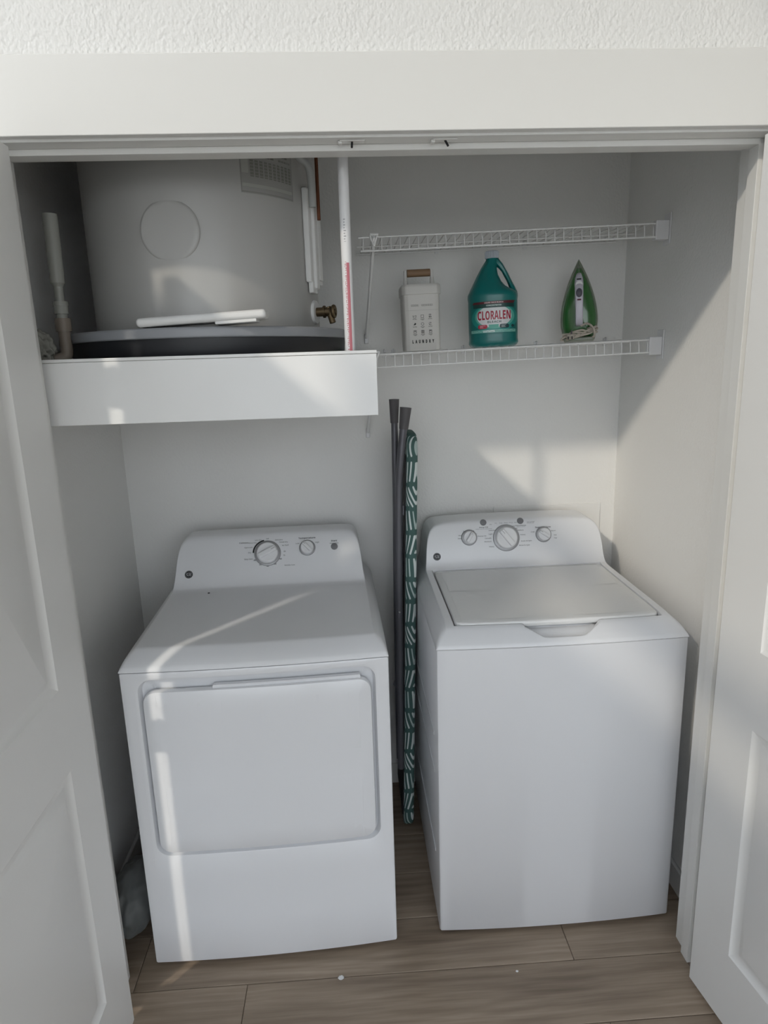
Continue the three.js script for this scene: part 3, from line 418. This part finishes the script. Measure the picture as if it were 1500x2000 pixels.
// print and fittings on the sloping console face
function console_(t, h, zTop, zBase, tex, logoX) {
  const N = 40, K = 24, g = new THREE.PlaneGeometry(1, 1, N, K), p = g.attributes.position;
  for (let i = 0; i < p.count; i++) { const x = p.getX(i) * 0.56, z = zBase + (zTop - zBase) * (p.getY(i) + 0.5), b = bow(x, h(x, z), z); p.setXYZ(i, b[0], b[1], b[2]); } g.computeVertexNormals();
  { const n = g.attributes.normal; for (let i = 0; i < p.count; i++) p.setXYZ(i, p.getX(i) + n.getX(i) * 0.0006, p.getY(i) + n.getY(i) * 0.0006, p.getZ(i) + n.getZ(i) * 0.0006); }
  mesh('printed_legend', g, print(tex, 0.35), t);
  const at = (x, z) => { const e = 0.002, n = V(-(h(x + e, z) - h(x - e, z)) / (2 * e), 1, -(h(x, z + e) - h(x, z - e)) / (2 * e)).normalize(); return { p: V(x, h(x, z), z), q: new THREE.Quaternion().setFromUnitVectors(V(0, 0, 1), n) }; };
  const zFor = (x, y) => { let a = zBase, b = zTop; for (let i = 0; i < 40; i++) { const m = (a + b) / 2; h(x, m) < y ? a = m : b = m; } return (a + b) / 2; };
  const place = (name, geos, mat, x, y, parent = t) => { const s = at(x, zFor(x, y)), G = (Array.isArray(geos) ? geos : [geos]).map((q) => { const c = q.clone().applyQuaternion(s.q); return c.translate(s.p.x, s.p.y, s.p.z); }); return mesh(name, G, mat, parent); };
  const disk = (pts, n = 48) => lathe(pts, n).rotateX(Math.PI / 2);
  const knob = (x, y, r, turn, scale) => {
    const k = place('dial', disk([[r, -0.004], [r, 0.0025], [r - 0.0015, 0.004], [r * 0.84, 0.0055], [0, 0.0055]]), M.dialGrey, x, y);
    place('knob', [disk([[r * 0.82, 0.004], [r * 0.8, 0.012], [r * 0.75, 0.0155], [r * 0.68, 0.016], [0, 0.0145]]), new RoundedBoxGeometry(r * 0.42, r * 1.45, 0.015, 3, 0.0045).translate(0, 0, 0.019).rotateZ(turn)], M.plasticWhite, x, y, k);
    place('pointer', new THREE.BoxGeometry(0.0016, r * 0.3, 0.0006).translate(0, r * 0.5, 0.0268).rotateZ(turn), M.dialGrey, x, y, k);
  };
  const button = (x, y, r) => place('button', disk([[r, -0.002], [r, 0.0012], [r * 0.9, 0.0024], [0, 0.003]], 28), M.buttonGrey, x, y);
  const badge = (x, y) => { const b = place('badge', disk([[0.0128, -0.002], [0.0128, 0.0008], [0.0122, 0.0014], [0, 0.0016]], 40), M.dark, x, y); place('monogram', new THREE.CircleGeometry(0.012, 40).translate(0, 0, 0.0019), print(badgeTex), x, y, b); };
  return { knob, button, badge };
}
const badgeTex = canvas(256, 256, (g) => { g.strokeStyle = '#aeb0b4'; g.lineWidth = 7; g.beginPath(); g.arc(128, 128, 112, 0, 7); g.stroke(); g.lineWidth = 9; for (let k = 0; k < 4; k++) { g.save(); g.translate(128, 128); g.rotate(k * Math.PI / 2 + 0.4); g.beginPath(); g.arc(78, 0, 26, 1.8, 4.6); g.stroke(); g.restore(); } g.fillStyle = '#b9bbbf'; g.font = 'italic bold 118px serif'; g.textAlign = 'center'; g.fillText('GE', 126, 168); g.lineWidth = 8; g.beginPath(); g.arc(84, 108, 30, 2.4, 5.6); g.stroke(); g.beginPath(); g.arc(170, 152, 30, -0.8, 2.2); g.stroke(); });
function legend(draw) { return canvas(1680, 560, (g, w, h) => { g.fillStyle = '#2c2e33'; g.textBaseline = 'middle'; draw((s, x, y, size = 22, bold = false, align = 'center', c = '#3a3c42') => { g.font = `${bold ? 'bold ' : ''}${size}px sans-serif`; g.textAlign = align; g.fillStyle = c; g.fillText(s, x, y); }, g); }); }
const lx = (x) => (x / 0.56 + 0.5) * 1680;

// --- dryer
{
  const t = thing('dryer', 'white front-loading clothes dryer left of the ironing board', 'dryer', [0.4165, 0, -0.114 - BOW * 0.3], 0.0282);
  const prof = [[0, SEAM], [-0.008, 0.916], [-0.02, 0.9245], [-0.04, 0.9358], [-0.05, 0.941], [-0.056, 0.9435], [-0.062, 0.9446], [-0.075, 0.945], [-0.3, 0.947], [-0.45, 0.9495], [-0.472, 0.953], [-0.488, 0.967], [-0.52, 1.014], [-0.555, 1.068], [-0.573, 1.092], [-0.585, 1.1005], [-0.605, 1.104], [-0.66, 1.101], [-0.692, 1.09]];
  const { geo, h } = housing(prof, null, steps(edgeX), desc(steps([[-0.1, 0, 28], [-0.44, -0.1, 17], [-0.62, -0.44, 46], [-0.692, -0.62, 8]])));
  mesh('top_housing', geo, M.enamel, t);
  // cabinet: front panel with a shallow well for the door, box behind
  const y0 = 0.014, y1 = SEAM - 0.004, cy = (y0 + y1) / 2, hh = y1 - y0, out = (o, z, r = 0.006) => atZ(rrect(0, cy, 2 * HALF - 2 * o, hh - 2 * o, Math.max(0.001, r - o * 0.5), 16, 6), z);
  const well = (o, z) => atZ(rrect(0.003, 0.624, 0.607 - 2 * o, 0.519 - 2 * o, 0.036 - o, 16, 6), z);
  const A = out(0.005, 0), B = well(-0.004, 0);
  mesh('cabinet', [skin([out(0, -0.69), out(0, -0.1), out(0, -0.006), out(0.0015, -0.0015), A, lerpLoop(A, B, 0.4), lerpLoop(A, B, 0.8), B, well(-0.0005, -0.0015), well(0.001, -0.005), well(0.006, -0.022), well(0.014, -0.027), well(0.08, -0.027), well(0.2, -0.027)], { capA: true, capB: true, crease: 0.75, bend: bow })], M.enamel, t);
  const dl = (o, z) => atZ(rrect(0.002, 0.612, 0.586 - 2 * o, 0.476 - 2 * o, 0.034 - o, 16, 6), z);
  const d = mesh('door', skin([dl(0.004, -0.024), dl(0, -0.018), dl(0, -0.004), dl(0.0015, 0.0005), dl(0.005, 0.002), dl(0.06, 0.002), dl(0.14, 0.002), dl(0.2, 0.002)], { capA: true, capB: true, crease: 0.75, bend: bow }), M.enamel, t);
  mesh('grip_lip', skin([0, 1].map((k) => atZ(rrect(0.078, 0.851, 0.38, 0.016, 0.004, 16, 6), -0.02 + k * 0.013)), { capA: true, capB: true, bend: bow }), M.enamel, d);
  feet(t);
  const c = console_(t, h, -0.58, -0.484, legend((T, g) => {
    const X = lx(-0.007), Y = 232; const r = 150;
    T('Cottons', X - 235, Y - 118, 24, true); for (const [s, a] of [['Less Dry', 110], ['More Dry', 132], ['Optimum', 156], ['Dry', 178], ['Easy Care', 205]]) T(s, X + (r + 12) * Math.cos(a * Math.PI / 180), Y - (r + 2) * Math.sin(a * Math.PI / 180), 19, false, 'right');
    for (const [s, a] of [['Delicates', 62], ['Timed Dry', 44], ['Air Fluff', 26], ['80', 0], ['70', -16]]) T(s, X + (r + 8) * Math.cos(a * Math.PI / 180), Y - (r + 2) * Math.sin(a * Math.PI / 180), 19, false, 'left'); T('Off', X, Y - r - 4, 19); ['60', '50', '40', '30', '20'].forEach((s, i) => T(s, X + r * Math.cos((-32 - i * 29) * Math.PI / 180), Y - r * Math.sin((-32 - i * 29) * Math.PI / 180), 22, true)); T('Wrinkle Care', X + 215, Y + 150, 18);
    g.lineWidth = 14; g.strokeStyle = '#1a1b1e'; g.beginPath(); g.arc(X, Y, 140, Math.PI * 1.0, Math.PI * 1.42); g.stroke();
    const X2 = lx(0.124); T('Temperature', X2, 92, 27, true); T('Medium', X2, 128, 20); T('Low', X2 - 96, 150, 20); T('High', X2 + 100, 148, 20); const X3 = lx(0.214); T('Start', X3, 142, 26, true); T('Hold to Start', X3, 168, 16);
  }), 0);
  c.knob(-0.007, 1.046, 0.0435, -1.12); c.knob(0.124, 1.056, 0.027, 0.75); c.button(0.214, 1.056, 0.0115); c.badge(-0.262, 0.997);
  const vent = rod([0, 0, 0], [0, 0.0015, 0], 0.0035); vent.translate(-0.19, h(-0.19, -0.44), -0.44); mesh('speck', vent, M.dark, t);
}
// --- washer
{
  const t = thing('washer', 'white top-loading washing machine beside the right wall', 'washing machine', [1.2299, 0, -0.1449 - BOW * 0.3], 0.0048);
  const prof = [[0, SEAM], [-0.008, 0.917], [-0.02, 0.9275], [-0.046, 0.9455], [-0.066, 0.9505], [-0.09, 0.952], [-0.3, 0.955], [-0.47, 0.958], [-0.494, 0.9615], [-0.506, 0.972], [-0.525, 1.03], [-0.546, 1.09], [-0.554, 1.106], [-0.564, 1.1135], [-0.585, 1.1175], [-0.65, 1.115], [-0.685, 1.105]];
  const LX = 0.286, Z0 = -0.053, Z1 = -0.494;
  const scoop = (x, z) => { const w = 0.052 + 0.045 * smoothstep(-0.012, -0.05, z); return 0.024 * smoothstep(w + 0.012, w - 0.012, Math.abs(x - 0.004)) * smoothstep(-0.012, -0.026, z) * (z > -0.07 ? 1 : 0); };
  const dent = (x, z) => Math.max(Math.abs(x) < LX + 0.0005 && z < Z0 + 0.0005 && z > Z1 - 0.0005 ? 0.021 : 0, scoop(x, z));
  const { geo, h } = housing(prof, dent, steps([...edgeX, [-LX - 0.0015, -LX, 1], [LX, LX + 0.0015, 1], [-0.12, 0.13, 60]]), desc(steps([[-0.1, 0, 42], [Z0, Z0 + 0.0015, 1], [-0.46, -0.1, 12], [Z1 - 0.0015, Z1, 1], [-0.6, -0.46, 46], [-0.685, -0.6, 8]])));
  mesh('top_housing', geo, M.enamel, t);
  mesh('cabinet', body(t), M.enamel, t);
  const Hs = curve(prof.map(([z, y]) => [-z, y])), lid = (o, dy) => rrect(0, (Z0 + Z1) / 2, 2 * LX - 0.006 - 2 * o, Z0 - Z1 - 0.006 - 2 * o, 0.02 - o, 14, 6).map(([x, z]) => bow(x, Hs(Math.min(0.47, Math.max(0.066, -z))) + 0.0035 + dy, z));
  mesh('lid', skin([lid(0.001, -0.013), lid(0, -0.011), lid(0, -0.001), lid(0.001, 0.0012), lid(0.004, 0.0025), lid(0.03, 0.0028), lid(0.12, 0.0032), lid(0.2, 0.0035)], { capA: true, capB: true, crease: 0.8 }), M.lidWhite, t);
  for (const [y, a] of [[0.235, 0], [0.5, 0.01], [0.62, 0]]) mesh('side_rib', box(-HALF - 0.0022, -HALF + 0.002, y - 0.006, y + 0.006, -0.6, -0.07, 0.0018), M.enamel, t);
  feet(t);
  const c = console_(t, h, -0.553, -0.504, legend((T, g) => {
    const X = lx(-0.028), Y = 250; const r = 150;
    T('Load Size', lx(-0.155), 128, 25, true); for (const [s, a] of [['Small', 168], ['Medium', 140], ['Large', 92], ['Super', 52], ['Precise Fill', 24]]) T(s, lx(-0.155) + 96 * Math.cos(a * Math.PI / 180) + (a < 40 ? 44 : 0), 235 - 84 * Math.sin(a * Math.PI / 180), 19);
    for (const [s, a] of [['Delicates', 128], ['Light', 152], ['Casuals', 172], ['Medium', 188], ['Heavy', 214]]) T(s, X + (r + 4) * Math.cos(a * Math.PI / 180), Y - r * Math.sin(a * Math.PI / 180), 20, false, 'right');
    for (const [s, a] of [['Light', 60], ['Medium', 44], ['Heavy', 18], ['Drain & Spin', -12], ['Rinse & Spin', -34]]) T(s, X + (r + 4) * Math.cos(a * Math.PI / 180), Y - r * Math.sin(a * Math.PI / 180), 20, false, 'left'); T('Whites', X - 24, Y - r - 10, 22, true); T('Colors', X + 66, Y - r - 16, 22, true);
    g.lineWidth = 15; g.strokeStyle = '#141518'; g.beginPath(); g.arc(X, Y, 140, Math.PI * 1.3, Math.PI * 1.72); g.stroke();
    const X2 = lx(0.101); T('Temperature', X2, 118, 26, true); T('Cold', X2 - 110, 176, 19); T('Cool', X2, 146, 19); T('Warm', X2 + 104, 172, 19); T('Hot', X2 + 122, 226, 19); T('Tap', X2 + 122, 262, 19);
    const XB = lx(-0.103), XS = lx(0.025); T('Deep Fill', XB, 84, 22, true); T('Hold 3 sec for extra rinse', XB, 106, 15); T('On', XB + 74, 44, 18); T('Start/Pause', XS, 78, 20, true); T('Hold to cancel', XS, 98, 14); T('Lid Locked', XS + 66, 26, 17, false, 'left'); T('Check Lid', XS + 66, 46, 17, false, 'left'); ['Fill', 'Soak', 'Wash', 'Rinse', 'Spin'].forEach((s, i) => { const x = XB + 128 + i * 52; T(s, x, 26, 17); T(i < 4 ? '■ –' : '■', x + 5, 46, 17); });
  }), 0);
  c.knob(-0.155, 1.062, 0.027, -0.6); c.knob(-0.028, 1.056, 0.0455, 0.65); c.knob(0.101, 1.062, 0.027, 0.95); c.button(-0.103, 1.117, 0.011); c.button(0.025, 1.119, 0.011); c.badge(-0.268, 1.005);
}
{ // plate on the wall behind the washer
  const t = thing('utility_box', 'flat white utility box cover on the back wall above the washer', 'utility box', [1.4, 1.02, ZB]);
  mesh('cover', box(-0.2, 0.2, -0.1, 0.1, 0.0005, 0.0045, 0.0015), M.closetWall, t);
}

// ---------------------------------------------------------------- ironing board between the machines
{
  const t = thing('ironing_board', 'folded ironing board in a green cover with white strokes, standing on end', 'ironing board', [0.8185, 0.0, -0.6]); t.rotation.z = -0.0298;
  const pat = canvas(512, 512, (g, w, h) => { g.fillStyle = '#46635f'; g.fillRect(0, 0, w, h); const rows = 6, rh = h / rows; g.lineCap = 'round'; for (let r = 0; r < rows; r++) { const tilt = [-14, 4, -22, -6, 10, -3][r]; for (let c = 0; c < 22; c++) { const x = (c + 0.3 + 0.4 * (r % 2) + 0.18 * rnd()) * w / 22, y = r * rh; g.strokeStyle = rnd() > 0.25 ? '#d6dfdd' : '#b4c4c1'; g.lineWidth = 6 + 4 * rnd(); for (const o of [-w, 0, w]) { g.beginPath(); g.moveTo(x + o + tilt, y + 10 + 6 * rnd()); g.quadraticCurveTo(x + o + tilt * 0.3 + 3 * rnd(), y + rh / 2, x + o - tilt, y + rh - 8 - 6 * rnd()); g.stroke(); } } } });
  pat.wrapS = pat.wrapT = THREE.RepeatWrapping; pat.repeat.set(3.0, 2.1);
  const sh = new THREE.Shape(), Wd = 0.27, Hh = 1.43; // outline in (depth, height)
  sh.moveTo(0.05, 0.012); sh.lineTo(Wd - 0.05, 0.012); sh.quadraticCurveTo(Wd, 0.012, Wd, 0.08); sh.lineTo(Wd, Hh - 0.25); sh.quadraticCurveTo(Wd, Hh - 0.012, Wd - 0.13, Hh - 0.012); sh.lineTo(0.07, Hh - 0.012); sh.quadraticCurveTo(0.012, Hh - 0.012, 0.012, Hh - 0.08); sh.lineTo(0.012, 0.06); sh.quadraticCurveTo(0.012, 0.012, 0.05, 0.012);
  const g = new THREE.ExtrudeGeometry(sh, { depth: 0.014, bevelEnabled: true, bevelThickness: 0.011, bevelSize: 0.012, bevelSegments: 6, curveSegments: 16 }); g.rotateY(Math.PI / 2); g.translate(0.011, 0, 0); // depth now runs to -z
  const soft = toCreasedNormals(mergeVertices(g.deleteAttribute('uv').deleteAttribute('normal')), 1.0); { // wrapped cloth: pattern follows the edge
    const p = soft.attributes.position, uv = new Float32Array(p.count * 2); for (let i = 0; i < p.count; i++) uv.set([p.getX(i) + p.getZ(i) * 0.98, p.getY(i)], i * 2); soft.setAttribute('uv', new THREE.BufferAttribute(uv, 2)); }
  mesh('padded_cover', soft, std({ map: pat, roughness: 0.85 }), t);
  mesh('underside_mesh', box(-0.004, 0.001, 0.05, 1.36, -0.26, -0.02), M.dark, t);
  const legA = mesh('leg', [tube([[-0.0355, 1.49, -0.06], [-0.0295, 1.2, -0.06], [-0.0265, 0.9, -0.055], [-0.0195, 0.5, -0.05], [-0.0135, 0.26, -0.05]], 0.0108, 60, 14)], M.legMetal, t);
  mesh('rubber_tip', rod([-0.035, 1.46, -0.06], [-0.0363, 1.535, -0.06], 0.0128, 0.0165, 20), M.rubber, legA);
  const legB = mesh('leg', [tube([[-0.0075, 1.47, -0.012], [-0.0175, 1.36, -0.014], [-0.0225, 1.25, -0.02], [-0.0225, 1.1, -0.02], [-0.0175, 0.7, -0.02], [-0.0105, 0.24, -0.02]], 0.0122, 80, 14)], M.legMetal, t);
  mesh('rubber_tip', rod([-0.009, 1.445, -0.0125], [-0.003, 1.512, -0.0125], 0.0145, 0.0185, 20), M.rubber, legB);
  mesh('screw', new THREE.SphereGeometry(0.004, 12, 8).translate(-0.0195, 0.835, -0.007), M.steel, legB);
  mesh('height_lever', [box(-0.012, -0.005, 1.165, 1.2, -0.03, -0.012, 0.004), rod([-0.014, 1.17, -0.02], [-0.008, 0.95, -0.05], 0.0045)], M.legMetal, t);
  mesh('crossbar', [rod([-0.03, 0.55, -0.05], [-0.012, 0.55, -0.12], 0.008), rod([-0.012, 0.32, -0.04], [-0.008, 1.05, -0.12], 0.008)], M.legMetal, t);
}

// ---------------------------------------------------------------- odds and ends
{
  const t = thing('plastic_bag', 'crumpled clear plastic bag with a printed tag, left of the dryer', 'plastic bag', [-0.022, 0.1, -0.27]);
  mesh('bag', crumple(0.07, 0.1, 0.12, 0.07, 1.5, 8.3, 0.0), M.bag, t);
  const tag = new THREE.PlaneGeometry(0.036, 0.034); tag.rotateX(-0.2); tag.translate(-0.014, -0.012, 0.118);
  mesh('tag', tag, std({ map: canvas(64, 64, (g) => { g.fillStyle = '#777c7c'; g.fillRect(0, 0, 64, 64); g.fillStyle = '#16181a'; g.fillRect(12, 14, 26, 20); g.fillRect(6, 52, 52, 6); }), roughness: 0.6 }), t);
}
for (const [x, tilt, what] of [[0.712, 0.1, 'left white catch plate under the door head, dark ball pin hanging straight'], [0.897, -0.7, 'right white catch plate under the door head, dark pin hanging aslant']]) {
  const t = thing('ball_catch', what, 'door catch', [x, HEAD, 0.02]);
  mesh('strike_plate', [box(-0.025, 0.025, -0.0022, -0.0003, -0.009, 0.009, 0.0008), box(-0.028, -0.02, -0.006, -0.0003, -0.009, 0.004, 0.0015)], M.trim, t);
  mesh('pin', rod([0, -0.001, 0], [0.009 * Math.sin(-tilt), -0.013, 0.004], 0.0022), M.dark, t);
}
for (const [x, z, r, what] of [[0.596, -0.031, 0.006, 'larger white paper scrap on the floor before the dryer'], [1.082, -0.012, 0.0028, 'tiny white paper speck on the floor before the washer']]) {
  const t = thing('paper_scrap', what, 'paper scrap', [x, r * 0.45, z]); mesh('scrap', crumple(r * 1.3, r * 0.6, r, 0.35, 2.5, x * 9), M.paper, t);
}
scene.traverse((o) => { if (o.isMesh) { o.castShadow = true; o.receiveShadow = true; } });
renderer.render(scene, camera);
